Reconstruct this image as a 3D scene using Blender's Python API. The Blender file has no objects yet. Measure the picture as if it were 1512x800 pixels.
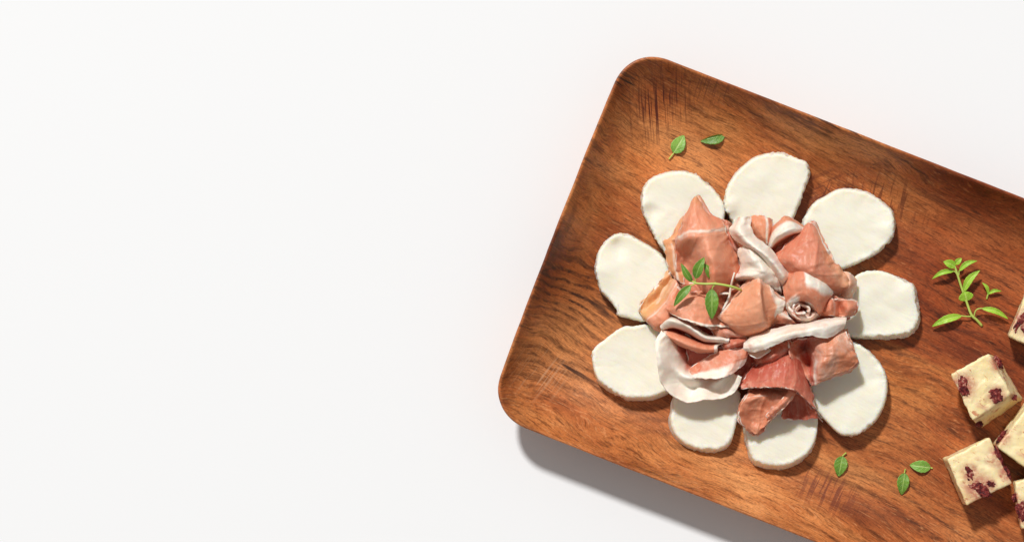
import bpy, math, random
from mathutils import Vector, noise, Matrix

# ------------------------------------------------------------------ basics
S = 0.0004            # metres per photo pixel at table height
D = 4000.0            # camera height, same unit (1.6 m)
scene = bpy.context.scene
C = scene.collection

def P(px, py, z=0.0):
    k = (D - z) / D
    return Vector(((px-756)*S*k, -(py-400)*S*k, z*S))

def nz(x, y, z, seed=0.0):
    return noise.noise(Vector((x+seed*7.31, y-seed*3.77, z+seed*1.93)))

def fbm(x, y, z, seed=0.0, o=3):
    a, f, t = 1.0, 1.0, 0.0
    for i in range(o):
        t += a*nz(x*f, y*f, z*f, seed+i*5.1); a *= .5; f *= 2.03
    return t

def tag(o, label=None, cat=None, group=None, kind=None):
    if label: o['label'] = label
    if cat: o['category'] = cat
    if group: o['group'] = group
    if kind: o['kind'] = kind
    return o

def empty(name, loc):
    o = bpy.data.objects.new(name, None); C.objects.link(o)
    o.empty_display_size = .01
    o.location = loc
    return o

def mesh_obj(name, verts, faces, mat, parent=None, attrs=None, smooth=True):
    """verts in world space; origin goes to the base centre (or to the parent)"""
    if parent is not None: org = parent.location.copy()
    else:
        org = Vector((sum(v.x for v in verts)/len(verts), sum(v.y for v in verts)/len(verts), min(v.z for v in verts)))
    me = bpy.data.meshes.new(name)
    me.from_pydata([v-org for v in verts], [], faces)
    me.materials.append(mat)
    if smooth: me.polygons.foreach_set('use_smooth', [True]*len(me.polygons))
    for k, vals in (attrs or {}).items():
        if isinstance(vals[0], (tuple, list)):
            a = me.attributes.new(k, 'FLOAT_VECTOR', 'POINT')
            a.data.foreach_set('vector', [c for v in vals for c in v])
        else:
            a = me.attributes.new(k, 'FLOAT', 'POINT')
            a.data.foreach_set('value', vals)
    o = bpy.data.objects.new(name, me); C.objects.link(o)
    if parent is not None: o.parent = parent
    else: o.location = org
    return o

def cr(p0, p1, p2, p3, t):
    t2, t3 = t*t, t*t*t
    return ((p1*2) + (p2-p0)*t + (p0*2-p1*5+p2*4-p3)*t2 + (p1*3-p0-p2*3+p3)*t3)*0.5

def curve(pts, n, closed=False, lin=0.0):
    m = len(pts); out = []
    if closed:
        for i in range(n):
            s = i/n*m; k = int(s); t = s-k
            out.append(cr(pts[(k-1) % m], pts[k % m], pts[(k+1) % m], pts[(k+2) % m], t))
    else:
        for i in range(n):
            s = i/(n-1)*(m-1); k = min(int(s), m-2); t = s-k
            a = pts[k-1] if k > 0 else pts[0]*2-pts[1]
            b = pts[k+2] if k+2 < m else pts[-1]*2-pts[-2]
            q = cr(a, pts[k], pts[k+1], b, t)
            out.append(q*(1-lin) + (pts[k]*(1-t)+pts[k+1]*t)*lin if lin else q)
    return out

def sstep(a, b, x):
    if a == b: return 1.0 if x > a else 0.0
    t = max(0, min(1, (x-a)/(b-a))); return t*t*(3-2*t)

# ------------------------------------------------------------------ node helper
class NT:
    def __init__(s, name):
        s.m = bpy.data.materials.new(name); s.m.use_nodes = True
        s.t = s.m.node_tree; s.n = s.t.nodes; s.l = s.t.links
        s.b = s.n['Principled BSDF']
    def lk(s, a, b):
        if isinstance(a, bpy.types.NodeSocket): s.l.new(a, b)
        else: b.default_value = a
    def attr(s, name):
        n = s.n.new('ShaderNodeAttribute'); n.attribute_name = name; return n
    def math(s, op, a, b=None, c=None, clamp=False):
        n = s.n.new('ShaderNodeMath'); n.operation = op; n.use_clamp = clamp
        s.lk(a, n.inputs[0])
        if b is not None: s.lk(b, n.inputs[1])
        if c is not None: s.lk(c, n.inputs[2])
        return n.outputs[0]
    def vmath(s, op, a, b=None):
        n = s.n.new('ShaderNodeVectorMath'); n.operation = op
        s.lk(a, n.inputs[0])
        if b is not None: s.lk(b, n.inputs[3 if op == 'SCALE' else 1])
        return n.outputs[0]
    def mapping(s, vec, loc=(0,0,0), rot=0.0, sc=(1,1,1)):
        if rot:
            r0 = s.n.new('ShaderNodeMapping'); s.l.new(vec, r0.inputs['Vector']); r0.inputs['Rotation'].default_value = (0,0,rot); vec = r0.outputs[0]
        n = s.n.new('ShaderNodeMapping'); s.l.new(vec, n.inputs['Vector'])
        n.inputs['Location'].default_value = loc
        n.inputs['Scale'].default_value = sc
        return n.outputs[0]
    def noise(s, vec, scale, detail=4, rough=.55, dist=0.0, col=False):
        n = s.n.new('ShaderNodeTexNoise'); s.l.new(vec, n.inputs['Vector'])
        n.inputs['Scale'].default_value = scale; n.inputs['Detail'].default_value = detail
        n.inputs['Roughness'].default_value = rough; n.inputs['Distortion'].default_value = dist
        return n.outputs['Color' if col else 'Fac']
    def ramp(s, f, stops, interp='LINEAR'):
        n = s.n.new('ShaderNodeValToRGB'); n.color_ramp.interpolation = interp
        s.l.new(f, n.inputs[0]); e = n.color_ramp.elements
        while len(e) < len(stops): e.new(.5)
        for i, (p, c) in enumerate(stops):
            e[i].position = p
            e[i].color = (c, c, c, 1) if isinstance(c, (int, float)) else (*c, 1)
        return n.outputs[0]
    def mix(s, f, a, b, mode='MIX'):
        n = s.n.new('ShaderNodeMix'); n.data_type = 'RGBA'; n.blend_type = mode
        s.lk(f, n.inputs[0])
        for v, i in ((a, 6), (b, 7)):
            if isinstance(v, tuple): n.inputs[i].default_value = (*v, 1)
            else: s.l.new(v, n.inputs[i])
        return n.outputs[2]
    def bump(s, h, strength, dist):
        n = s.n.new('ShaderNodeBump'); n.inputs['Strength'].default_value = strength
        n.inputs['Distance'].default_value = dist; s.l.new(h, n.inputs['Height'])
        s.l.new(n.outputs[0], s.b.inputs['Normal']); return n
    def obj(s, sc):
        tc = s.n.new('ShaderNodeTexCoord')
        return s.vmath('SCALE', tc.outputs['Object'], sc)

# ------------------------------------------------------------------ materials
def mat_table():
    k = NT('white_surface'); k.b.inputs['Base Color'].default_value = (.80, .80, .802, 1)
    k.b.inputs['Roughness'].default_value = .9
    k.b.inputs['Specular IOR Level'].default_value = .1
    return k.m

def mat_wood():
    k = NT('acacia_wood')
    v = k.obj(1/(S*100))                    # 1 unit = 100 px; x runs along the board
    warp = k.noise(k.mapping(v, sc=(.40, .75, 1)), 1.0, 2, .45, col=True)
    warp = k.vmath('SUBTRACT', warp, (.5, .5, .5))
    w1 = k.vmath('ADD', v, k.vmath('MULTIPLY', warp, (.3, .62, 0)))
    wf = k.noise(k.mapping(v, sc=(2.2, 5, 1)), 1.0, 2, .5, col=True)
    w2 = k.vmath('ADD', w1, k.vmath('MULTIPLY', k.vmath('SUBTRACT', wf, (.5,.5,.5)), (.05, .030, 0)))
    broad = k.noise(k.mapping(w1, loc=(3.1, 1.7, 0), rot=.12, sc=(.42, 1.2, 1)), 1.0, 4, .55)
    col = k.ramp(broad, [(.34, (.235,.054,.014)), (.45, (.395,.107,.028)), (.54, (.52,.167,.046)), (.66, (.65,.248,.078))])
    # long streaks
    st = k.noise(k.mapping(w2, loc=(0, 5, 0), rot=.12, sc=(.8, 9, 1)), 1.0, 7, .68)
    col = k.mix(.9, col, k.ramp(st, [(.30, .40), (.43, .82), (.55, 1.0), (.72, 1.20)]), 'MULTIPLY')
    # dark figure lines
    w = k.n.new('ShaderNodeTexWave'); w.wave_type = 'BANDS'; w.bands_direction = 'Y'
    k.l.new(k.mapping(w1, rot=.14, sc=(.45, 1, 1)), w.inputs['Vector'])
    w.inputs['Scale'].default_value = 1.5; w.inputs['Distortion'].default_value = 6
    w.inputs['Detail'].default_value = 5; w.inputs['Detail Scale'].default_value = .8; w.inputs['Detail Roughness'].default_value = .66
    lines = k.ramp(w.outputs['Fac'], [(.0, 1.0), (.12, .7), (.34, 0.0)])
    lm = k.ramp(k.noise(k.mapping(w1, loc=(7, 2, 0), sc=(.5, .9, 1)), 1.1, 3), [(.44, 0.0), (.60, 1.0)])
    breakup = k.ramp(k.noise(k.mapping(w2, sc=(5, 30, 1)), 1.0, 4, .7), [(.38, .05), (.6, 1.0)])
    lf = k.math('MULTIPLY', k.math('MULTIPLY', lines, lm), k.math('MULTIPLY', breakup, .85))
    col = k.mix(lf, col, (.050,.015,.006))
    # pores : short dashes along the grain
    for (sx, sy, th, a, off) in ((5, 48, .60, .60, 0), (8, 80, .60, .5, 9), (2.6, 34, .64, .6, 4), (14, 100, .62, .35, 6)):
        p = k.noise(k.mapping(w2, loc=(off, off*2, 0), rot=.14, sc=(sx, sy, 1)), 1.0, 3, .6)
        pf = k.math('MULTIPLY', k.ramp(p, [(th-.05, 0.0), (th+.06, 1.0)]), a)
        col = k.mix(pf, col, (.085,.020,.006))
    # pale flecks
    p = k.noise(k.mapping(w2, loc=(2, 8, 0), rot=.10, sc=(6, 50, 1)), 1.0, 3, .6)
    col = k.mix(k.math('MULTIPLY', k.ramp(p, [(.57, 0.0), (.70, 1.0)]), .5), col, (.64,.28,.11))
    # fine mottle
    mt = k.noise(v, 26, 5, .75)
    col = k.mix(.85, col, k.ramp(mt, [(.3, .68), (.5, 1.0), (.7, 1.26)]), 'MULTIPLY')
    sep = k.n.new('ShaderNodeSeparateXYZ'); k.l.new(v, sep.inputs[0])
    # two pieces of different tone joined on a slant, towards the right
    jn = k.math('ADD', k.math('MULTIPLY', k.noise(v, 1.6, 3), .22), sep.outputs[1])
    # line in local space: y = a + b*x
    line = k.math('ADD', k.math('MULTIPLY', sep.outputs[0], JOIN[0]), JOIN[1])
    dj = k.math('SUBTRACT', jn, line)
    side = k.ramp(k.math('ADD', k.math('MULTIPLY', dj, .5), .5), [(.49, 0.0), (.515, 1.0)])
    xm = k.ramp(k.math('MULTIPLY', k.math('ADD', sep.outputs[0], JOIN[2]), .5), [(0.0, 0.0), (.55, 1.0)])
    col = k.mix(k.math('MULTIPLY', k.math('MULTIPLY', side, xm), .9), col, k.mix(1.0, col, (.74, .55, .50), 'MULTIPLY'))
    # saw marks and cuts with places of their own
    def patch(cx, cy, rx, ry):
        dx = k.math('DIVIDE', k.math('SUBTRACT', sep.outputs[0], cx), rx)
        dy = k.math('DIVIDE', k.math('SUBTRACT', sep.outputs[1], cy), ry)
        r = k.math('SQRT', k.math('ADD', k.math('MULTIPLY', dx, dx), k.math('MULTIPLY', dy, dy)))
        return k.ramp(r, [(.25, 1.0), (1.0, 0.0)])
    for (px, py, rx, ry, tn, amt) in BLOTCH:
        lx, ly = board_local(px, py)
        wob = k.math('ADD', k.math('MULTIPLY', patch(lx/100, ly/100, rx, ry), amt), k.math('MULTIPLY', k.math('SUBTRACT', broad, .5), .6), clamp=True)
        wob = k.math('MULTIPLY', wob, k.ramp(patch(lx/100, ly/100, rx, ry), [(.0, 0.0), (.15, 1.0)]))
        col = k.mix(wob, col, k.mix(1.0, col, tn, 'MULTIPLY'))
    for (px, py, dx_, dy_, rx, ry, fr, amt) in RINGS:        # growth rings curling round a knot
        lx, ly = board_local(px, py); qx, qy = board_local(px+dx_, py+dy_)
        rel = k.vmath('MULTIPLY', k.vmath('SUBTRACT', w1, (qx/100, qy/100, 0)), (1, 1.5, 0))
        n_ = k.n.new('ShaderNodeVectorMath'); n_.operation = 'LENGTH'; k.l.new(rel, n_.inputs[0])
        rr0 = k.math('ADD', n_.outputs['Value'], k.math('MULTIPLY', k.noise(v, 3.5, 3), .16))
        sn_ = k.math('SINE', k.math('MULTIPLY', rr0, fr))
        mk = k.math('MULTIPLY', k.ramp(k.math('MULTIPLY_ADD', sn_, .5, .5), [(.55, 0.0), (.95, 1.0)]), k.math('MULTIPLY', patch(lx/100, ly/100, rx, ry), amt))
        mk = k.math('MULTIPLY', mk, k.ramp(k.noise(v, 7, 4, .7), [(.36, .15), (.58, 1.0)]))
        col = k.mix(mk, col, (.042,.015,.008))
    for (px, py, rx, ry, ang, tone, amt, f) in CUTS:
        lx, ly = board_local(px, py)
        n_ = k.noise(k.mapping(v, loc=(px*.01, 0, 0), rot=R(ang-21.3), sc=(.9, f, 1)), 1.0, 2, .7)
        mk = k.math('MULTIPLY', k.ramp(n_, [(.54, 0.0), (.58, 1.0)]), k.math('MULTIPLY', patch(lx/100, ly/100, rx, ry), amt))
        col = k.mix(mk, col, tone)
    k.l.new(col, k.b.inputs['Base Color'])
    rg = k.noise(k.mapping(w2, sc=(2, 14, 1)), 1.0, 4)
    k.l.new(k.ramp(rg, [(.3, .36), (.7, .54)]), k.b.inputs['Roughness'])
    k.b.inputs['Specular IOR Level'].default_value = .22
    k.b.inputs['Coat Weight'].default_value = .16; k.b.inputs['Coat Roughness'].default_value = .34
    h = k.math('ADD', k.math('MULTIPLY', p, .5), k.math('ADD', k.math('MULTIPLY', mt, .5), k.math('MULTIPLY', st, .25)))
    k.bump(h, .4, .0004)
    return k.m

def mat_cheese():
    k = NT('soft_white_cheese'); v = k.obj(1/(S*100))
    e = k.attr('edge').outputs['Fac']
    n1 = k.noise(v, 3.2, 4)
    col = k.mix(k.ramp(n1, [(.35, 0.0), (.7, 1.0)]), (.83,.80,.685), (.815,.775,.63))
    col = k.mix(k.math('MULTIPLY', e, .25), col, (.84,.81,.69))
    k.l.new(col, k.b.inputs['Base Color'])
    k.b.inputs['Roughness'].default_value = .5; k.b.inputs['Specular IOR Level'].default_value = .35
    k.b.inputs['Subsurface Weight'].default_value = .8
    k.b.inputs['Subsurface Radius'].default_value = (1, .74, .36)
    k.b.inputs['Subsurface Scale'].default_value = .0055
    smear = k.noise(k.mapping(v, rot=.5, sc=(2.2, 9, 1)), 1.0, 3, .5)
    crumb = k.noise(v, 22, 5, .65)
    h = k.math('ADD', k.math('MULTIPLY', smear, .55), k.math('ADD', k.math('MULTIPLY', crumb, k.math('ADD', k.math('MULTIPLY', e, .9), .10)),
               k.math('MULTIPLY', k.noise(v, 60, 2), k.math('ADD', k.math('MULTIPLY', e, .15), .04))))
    k.bump(h, .55, .0013)
    return k.m

def mat_cube():
    k = NT('fruited_cheese'); v = k.obj(1/(S*100))
    s = k.attr('stain').outputs['Fac']
    col = k.mix(k.ramp(k.noise(v, 3, 4), [(.35, 0.0), (.68, 1.0)]), (.87,.745,.45), (.83,.655,.33))
    n2 = k.noise(k.mapping(v, rot=.6, sc=(7, 15, 10)), 1.0, 4, .65, .6)
    col = k.mix(k.ramp(n2, [(.60, 0.0), (.66, .9)]), col, (.55,.20,.09))
    n3 = k.noise(k.mapping(v, loc=(5,5,5), sc=(2.4, 3.4, 3)), 1.0, 4, .6, .3)
    col = k.mix(k.ramp(n3, [(.63, 0.0), (.72, .45)]), col, (.66,.30,.22))
    sn = k.math('MULTIPLY', s, k.ramp(k.noise(v, 9, 4, .7), [(.36, .35), (.56, 1.0)]))
    col = k.mix(k.math('MULTIPLY', sn, .95, clamp=True), col, (.47,.145,.09))
    k.l.new(col, k.b.inputs['Base Color'])
    k.b.inputs['Roughness'].default_value = .45
    k.b.inputs['Subsurface Weight'].default_value = .45
    k.b.inputs['Subsurface Radius'].default_value = (1, .65, .3)
    k.b.inputs['Subsurface Scale'].default_value = .003
    h = k.math('ADD', k.math('MULTIPLY', k.noise(v, 9, 5, .6), .9), k.math('MULTIPLY', k.noise(v, 38, 3, .6), .35))
    k.bump(h, .6, .0007)
    return k.m

def mat_berry():
    k = NT('dried_berry'); v = k.obj(1/(S*100))
    n = k.noise(v, 16, 5, .7)
    k.l.new(k.ramp(n, [(.34, (.035,.004,.005)), (.47, (.13,.010,.010)), (.57, (.30,.042,.030)), (.66, (.62,.34,.24))]), k.b.inputs['Base Color'])
    k.b.inputs['Roughness'].default_value = .38; k.b.inputs['Specular IOR Level'].default_value = .3
    k.bump(k.noise(v, 24, 4, .7), .9, .0015)
    return k.m

def mat_ham():
    k = NT('cured_ham'); v = k.obj(1/(S*100))
    uv = k.attr('uvp').outputs['Vector']      # x across, y along, in px/100, z seed
    fat = k.attr('fat').outputs['Fac']; tone = k.attr('tone').outputs['Fac']; warm = k.attr('warm').outputs['Fac']
    n1 = k.noise(k.mapping(uv, sc=(3.0, 1.6, 1)), 1.0, 4, .6, .5)
    big = k.noise(k.mapping(uv, loc=(4, 7, 1), sc=(1.8, 1.0, 1)), 1.0, 3, .5, .4)
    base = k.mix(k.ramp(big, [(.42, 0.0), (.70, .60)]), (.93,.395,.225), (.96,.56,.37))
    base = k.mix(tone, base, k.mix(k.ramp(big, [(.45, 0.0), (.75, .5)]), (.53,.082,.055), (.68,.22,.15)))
    base = k.mix(k.ramp(n1, [(.35, 0.0), (.68, .85)]), base, k.mix(1.0, base, (.88,.68,.60), 'MULTIPLY'))
    base = k.mix(warm, base, (.86,.48,.19))
    # fine pale fibres
    fb = k.noise(k.mapping(uv, sc=(22, 3.5, 1)), 1.0, 4, .65, .8)
    base = k.mix(k.ramp(fb, [(.50, 0.0), (.74, .34)]), base, (.88,.50,.32))
    fb2 = k.noise(k.mapping(uv, loc=(3, 3, 3), sc=(9, 4.5, 1)), 1.0, 5, .7, 2.2)
    base = k.mix(k.ramp(fb2, [(.56, 0.0), (.62, .32), (.70, .10)]), base, (.92,.64,.46))
    nf = k.noise(k.mapping(uv, loc=(9, 1, 2), sc=(4, 2.2, 1)), 1.0, 4, .6, .7)
    f = k.math('ADD', fat, k.math('MULTIPLY', k.math('SUBTRACT', nf, .5), 1.1))
    f = k.ramp(f, [(.22, 0.0), (.45, .35), (.78, 1.0)])
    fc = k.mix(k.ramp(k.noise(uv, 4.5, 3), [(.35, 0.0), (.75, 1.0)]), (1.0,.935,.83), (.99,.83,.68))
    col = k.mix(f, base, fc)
    k.l.new(col, k.b.inputs['Base Color'])
    k.l.new(k.ramp(k.noise(uv, 7, 3), [(.3, .42), (.7, .62)]), k.b.inputs['Roughness'])
    k.b.inputs['Specular IOR Level'].default_value = .36
    k.b.inputs['Subsurface Weight'].default_value = .30
    k.b.inputs['Subsurface Radius'].default_value = (1, .42, .26)
    k.b.inputs['Subsurface Scale'].default_value = .0014
    k.b.inputs['Coat Weight'].default_value = .14; k.b.inputs['Coat Roughness'].default_value = .3
    h = k.math('ADD', k.math('MULTIPLY', fb, .35), k.math('ADD', k.math('MULTIPLY', fb2, .35), k.math('ADD', k.math('MULTIPLY', k.noise(k.mapping(uv, sc=(5, 2.2, 1)), 1.0, 3), .7), k.math('MULTIPLY', k.noise(uv, 40, 3), .25))))
    bn = k.bump(h, .5, .0008)
    tr = k.n.new('ShaderNodeBsdfTranslucent'); k.l.new(k.mix(.5, col, k.mix(1.0, col, (1.0, .60, .46), 'MULTIPLY')), tr.inputs['Color'])
    ms = k.n.new('ShaderNodeMixShader'); ms.inputs[0].default_value = .18
    k.l.new(k.b.outputs[0], ms.inputs[1]); k.l.new(tr.outputs[0], ms.inputs[2])
    k.l.new(ms.outputs[0], k.n['Material Output'].inputs['Surface'])
    return k.m

def mat_leaf(name, c0, c1, vein):
    k = NT(name); st = k.attr('lf').outputs['Vector']     # x across -1..1, y along 0..1
    sep = k.n.new('ShaderNodeSeparateXYZ'); k.l.new(st, sep.inputs[0])
    ax = k.math('ABSOLUTE', sep.outputs[0])
    mid = k.ramp(ax, [(.05, 1.0), (.16, 0.0)])
    ph = k.math('SUBTRACT', k.math('MULTIPLY', sep.outputs[1], 5.0), k.math('MULTIPLY', ax, 1.5))
    fr = k.math('ABSOLUTE', k.math('SUBTRACT', k.math('FRACT', ph), .5))
    sv = k.math('MULTIPLY', k.ramp(fr, [(.0, 1.0), (.11, 0.0)]), k.ramp(ax, [(.1, 1.0), (.95, .1)]))
    ed = k.ramp(ax, [(.86, 0.0), (1.0, .8)])
    vm = k.math('MAXIMUM', k.math('MAXIMUM', mid, k.math('MULTIPLY', sv, .7)), k.math('MULTIPLY', ed, .45))
    v = k.obj(1/(S*100))
    col = k.mix(k.ramp(k.noise(v, 5, 3), [(.35, 0.0), (.65, 1.0)]), c0, c1)
    col = k.mix(k.math('MULTIPLY', k.ramp(k.noise(v, 60, 2), [(.5, 0.0), (.7, 1.0)]), .25), col, vein)
    col = k.mix(k.math('MULTIPLY', vm, .75), col, vein)
    k.l.new(col, k.b.inputs['Base Color'])
    k.b.inputs['Roughness'].default_value = .48
    k.b.inputs['Subsurface Weight'].default_value = .25
    k.b.inputs['Subsurface Radius'].default_value = (.5, 1, .15)
    k.b.inputs['Subsurface Scale'].default_value = .0012
    k.bump(k.math('SUBTRACT', k.math('MULTIPLY', k.noise(v, 30, 3), .3), vm), .5, .0004)
    return k.m

def mat_stem():
    k = NT('herb_stem'); v = k.obj(1/(S*100))
    k.l.new(k.mix(k.noise(v, 6, 3), (.36,.50,.06), (.55,.62,.16)), k.b.inputs['Base Color'])
    k.b.inputs['Roughness'].default_value = .45
    return k.m

# ------------------------------------------------------------------ the board
ANG = math.radians(21.3)
cu, su = math.cos(ANG), math.sin(ANG)
BL, BW = 1000.0, 583.0                      # long and short side, px
TLx, TLy = 929.0, 66.0
def board_img(u, v):                        # board coordinates (from its top-left corner) -> photo px
    return TLx + u*cu - v*su, TLy + u*su + v*cu
def board_local(px, py):                    # photo px -> board object space px (x along, y up)
    dx, dy = px-TLx, py-TLy
    u, v = dx*cu+dy*su, -dx*su+dy*cu
    return u-BL/2, -(v-BW/2)
# slanted joint through two photo points
_a, _b = board_local(1285, 492), board_local(1450, 560)
_m = (_b[1]-_a[1])/(_b[0]-_a[0])
JOIN = (_m, (_a[1]-_m*_a[0])/100+.11, -(_a[0])/100+.5)
R = math.radians
CUTS = [  # photo x, y, reach along x, y (board), direction in the photo (degrees, clockwise from right), tone, amount, frequency
    (975, 150, .55, .75, 86, (.085,.016,.010), .95, 30),
    (1010, 150, .4, .4, 84, (.10,.022,.012), .4, 26),
    (1055, 130, .6, .35, 104, (.10,.024,.012), .55, 28),
    (925, 128, .40, .36, 24, (.035,.014,.010), .95, 15),
    (795, 550, .55, .50, 128, (.62,.34,.19), .5, 26),
    (1215, 285, .9, .45, 112, (.10,.022,.010), .75, 13),
    (1225, 280, .8, .45, 158, (.12,.026,.012), .6, 12),
    (1320, 290, 1.0, .45, 100, (.10,.022,.010), .65, 12),
    (1230, 730, .8, .40, 118, (.14,.030,.016), .7, 20),
    (845, 415, .75, .30, 10, (.030,.012,.007), .5, 9),
    (895, 460, .50, .30, 40, (.030,.012,.007), .6, 11),
    (800, 400, .7, .16, -12, (.045,.018,.010), .8, 6),
    (830, 545, .8, .22, 24, (.035,.014,.010), .9, 7),
    (1240, 190, 1.2, .25, 30, (.060,.018,.008), .85, 9),
    (1440, 300, 1.2, .3, 26, (.060,.018,.008), .8, 9),
]
RINGS = [  # centre of the figure in the photo, knot offset, reach, frequency, strength
    (850, 430, -60, 130, 1.3, .9, 30, .95),
    (830, 545, 40, -150, 1.0, .7, 24, .7),
    (820, 320, -110, -40, .8, .9, 22, .45),
    (1320, 500, -180, 260, 1.5, .6, 26, .55),
    (1010, 640, 90, 240, 1.6, .5, 26, .4),
]
BLOTCH = [  # wide stains of the wood, plus sheen painted along the lower slope: x, y, rx, ry, tone multiplier, amount
    (800, 390, 1.1, 1.0, (.66,.55,.50), .75),
    (930, 430, 1.8, 1.0, (.70,.58,.50), .7),
    (1380, 200, 1.6, .7, (.80,.68,.60), .8),
    (960, 240, .9, .5, (1.15,1.1,1.0), .8),
    (1000, 130, 1.2, .55, (1.05,1.0,.85), .5),
    (1120, 200, 1.0, .5, (1.2,1.2,1.1), .6),
    (1420, 420, 1.3, 1.2, (.74,.58,.50), .8),
    (840, 220, .7, .9, (1.05,1.05,.9), .6),
    (870, 590, 1.3, .6, (1.15,1.25,1.5), .9),  # pinkish sheen on the lower left slope, put into the colour
    (1150, 740, 2.6, .6, (1.15,1.25,1.4), .9),  # same painted sheen, continued along the lower slope
    (1330, 560, 1.1, .6, (1.12,1.15,1.0), .7),
    (1370, 700, .8, .5, (.85,.72,.66), .5),
]

def rr(inset, rad, n=64, bow=0.0):
    """rounded rectangle ring, centred, n points per side+corner"""
    hx, hy = BL/2-inset, BW/2-inset
    rad = min(rad, hx-.01, hy-.01)
    pts = []
    for q, (sx, sy) in enumerate(((1,1), (-1,1), (-1,-1), (1,-1))):
        cx, cy = sx*(hx-rad), sy*(hy-rad)
        for i in range(n):
            a = math.pi/2*(q + i/(n-1))
            # softer-than-circular corner
            c_, s_ = math.cos(a), math.sin(a)
            e = .94
            c2 = math.copysign(abs(c_)**e, c_); s2 = math.copysign(abs(s_)**e, s_)
            pts.append(Vector((cx+rad*c2, cy+rad*s2, 0)))
        # straight run to the next corner
        nx = ((-1,1), (-1,-1), (1,-1), (1,1))[q]
        ncx, ncy = nx[0]*(hx-rad), nx[1]*(hy-rad)
        a = math.pi/2*(q+1)
        ex, ey = cx+rad*math.cos(a), cy+rad*math.sin(a)
        fx, fy = ncx+rad*math.cos(a), ncy+rad*math.sin(a)
        m = 40
        for i in range(1, m):
            t = i/m
            b = math.sin(math.pi*t)*bow*(.15 if q in (0, 2) else .5)
            pts.append(Vector((ex+(fx-ex)*t+math.cos(a)*b, ey+(fy-ey)*t+math.sin(a)*b, 0)))
    return pts

FLOOR = 14.0
def build_board():
    prof = []   # (inset, z, corner radius)
    # underside from the middle out, then outer wall, rim, inner wall, floor
    prof += [(286, 3, 1), (200, 3, 20), (80, 3, 34), (66, 0, 40), (60, 0, 42), (50, 5, 46), (34, 22, 46), (18, 46, 52), (8, 66, 57), (3, 78, 61), (.6, 84, 64)]
    prof += [(0, 86.5, 64), (1.2, 88.5, 64), (3.2, 88.6, 62), (5.0, 86.5, 61)]
    for d in (8, 12, 17, 23, 30, 37, 45, 53, 62, 72, 83, 95, 108, 122):
        t = min(1, (d-5)/100.0)
        z = FLOOR + (86.0-FLOOR)*(1-t)**2.35
        prof.append((d, z, max(62-.2*d, 40)))
    prof += [(150, FLOOR, 36), (190, FLOOR, 28), (235, FLOOR, 16), (270, FLOOR, 6), (286, FLOOR, 1)]
    verts, faces = [], []
    for (d, z, r) in prof:
        ring = rr(d, r, 24, 5*max(0, 1-d/120))
        for p in ring:
            zz = z
            if d > 5 and z > 3.5:
                zz += 1.1*fbm(p.x/130, p.y/80, 3.3, 2)
            x_, y_ = p.x, p.y
            w = .8*fbm(p.x/70, p.y/70, z/60, 8) if z > 10 else 0
            verts.append((x_+w, y_+w*.6, zz))
    n = len(verts)//len(prof)
    for i in range(len(prof)-1):
        for j in range(n):
            a, b = i*n+j, i*n+(j+1) % n
            faces.append((a, b, b+n, a+n))
    faces.append(tuple(reversed([j for j in range(n)])))
    k = (len(prof)-1)*n
    faces.append(tuple(k+j for j in range(n)))
    return verts, faces

# ------------------------------------------------------------------ build: setting
M_table = mat_table()
bpy.ops.mesh.primitive_plane_add(size=60, location=(0, 0, 0))
tb = bpy.context.object; tb.name = 'table_surface'; tb.data.name = 'table_surface'; tb['kind'] = 'structure'
tb['label'] = 'seamless matte white surface under the wooden board'
tb.data.materials.append(M_table)

bv, bf = build_board()
me = bpy.data.meshes.new('serving_board')
me.from_pydata([Vector(v)*S for v in bv], [], bf)
me.materials.append(mat_wood())
me.polygons.foreach_set('use_smooth', [True]*len(me.polygons))
board = bpy.data.objects.new('serving_board', me); C.objects.link(board)
cx, cy = board_img(BL/2, BW/2)
# rim plane sits at z=87: keep its photographed outline
board.location = Vector(((cx-756)*S*(D-87)/D, -(cy-400)*S*(D-87)/D, .0004))
kk = (D-87)/D
board.scale = (kk, kk, 1); board.rotation_euler = (0, 0, -ANG)
tag(board, 'reddish brown acacia wood serving board with raised rounded rim', 'serving board')

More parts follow.
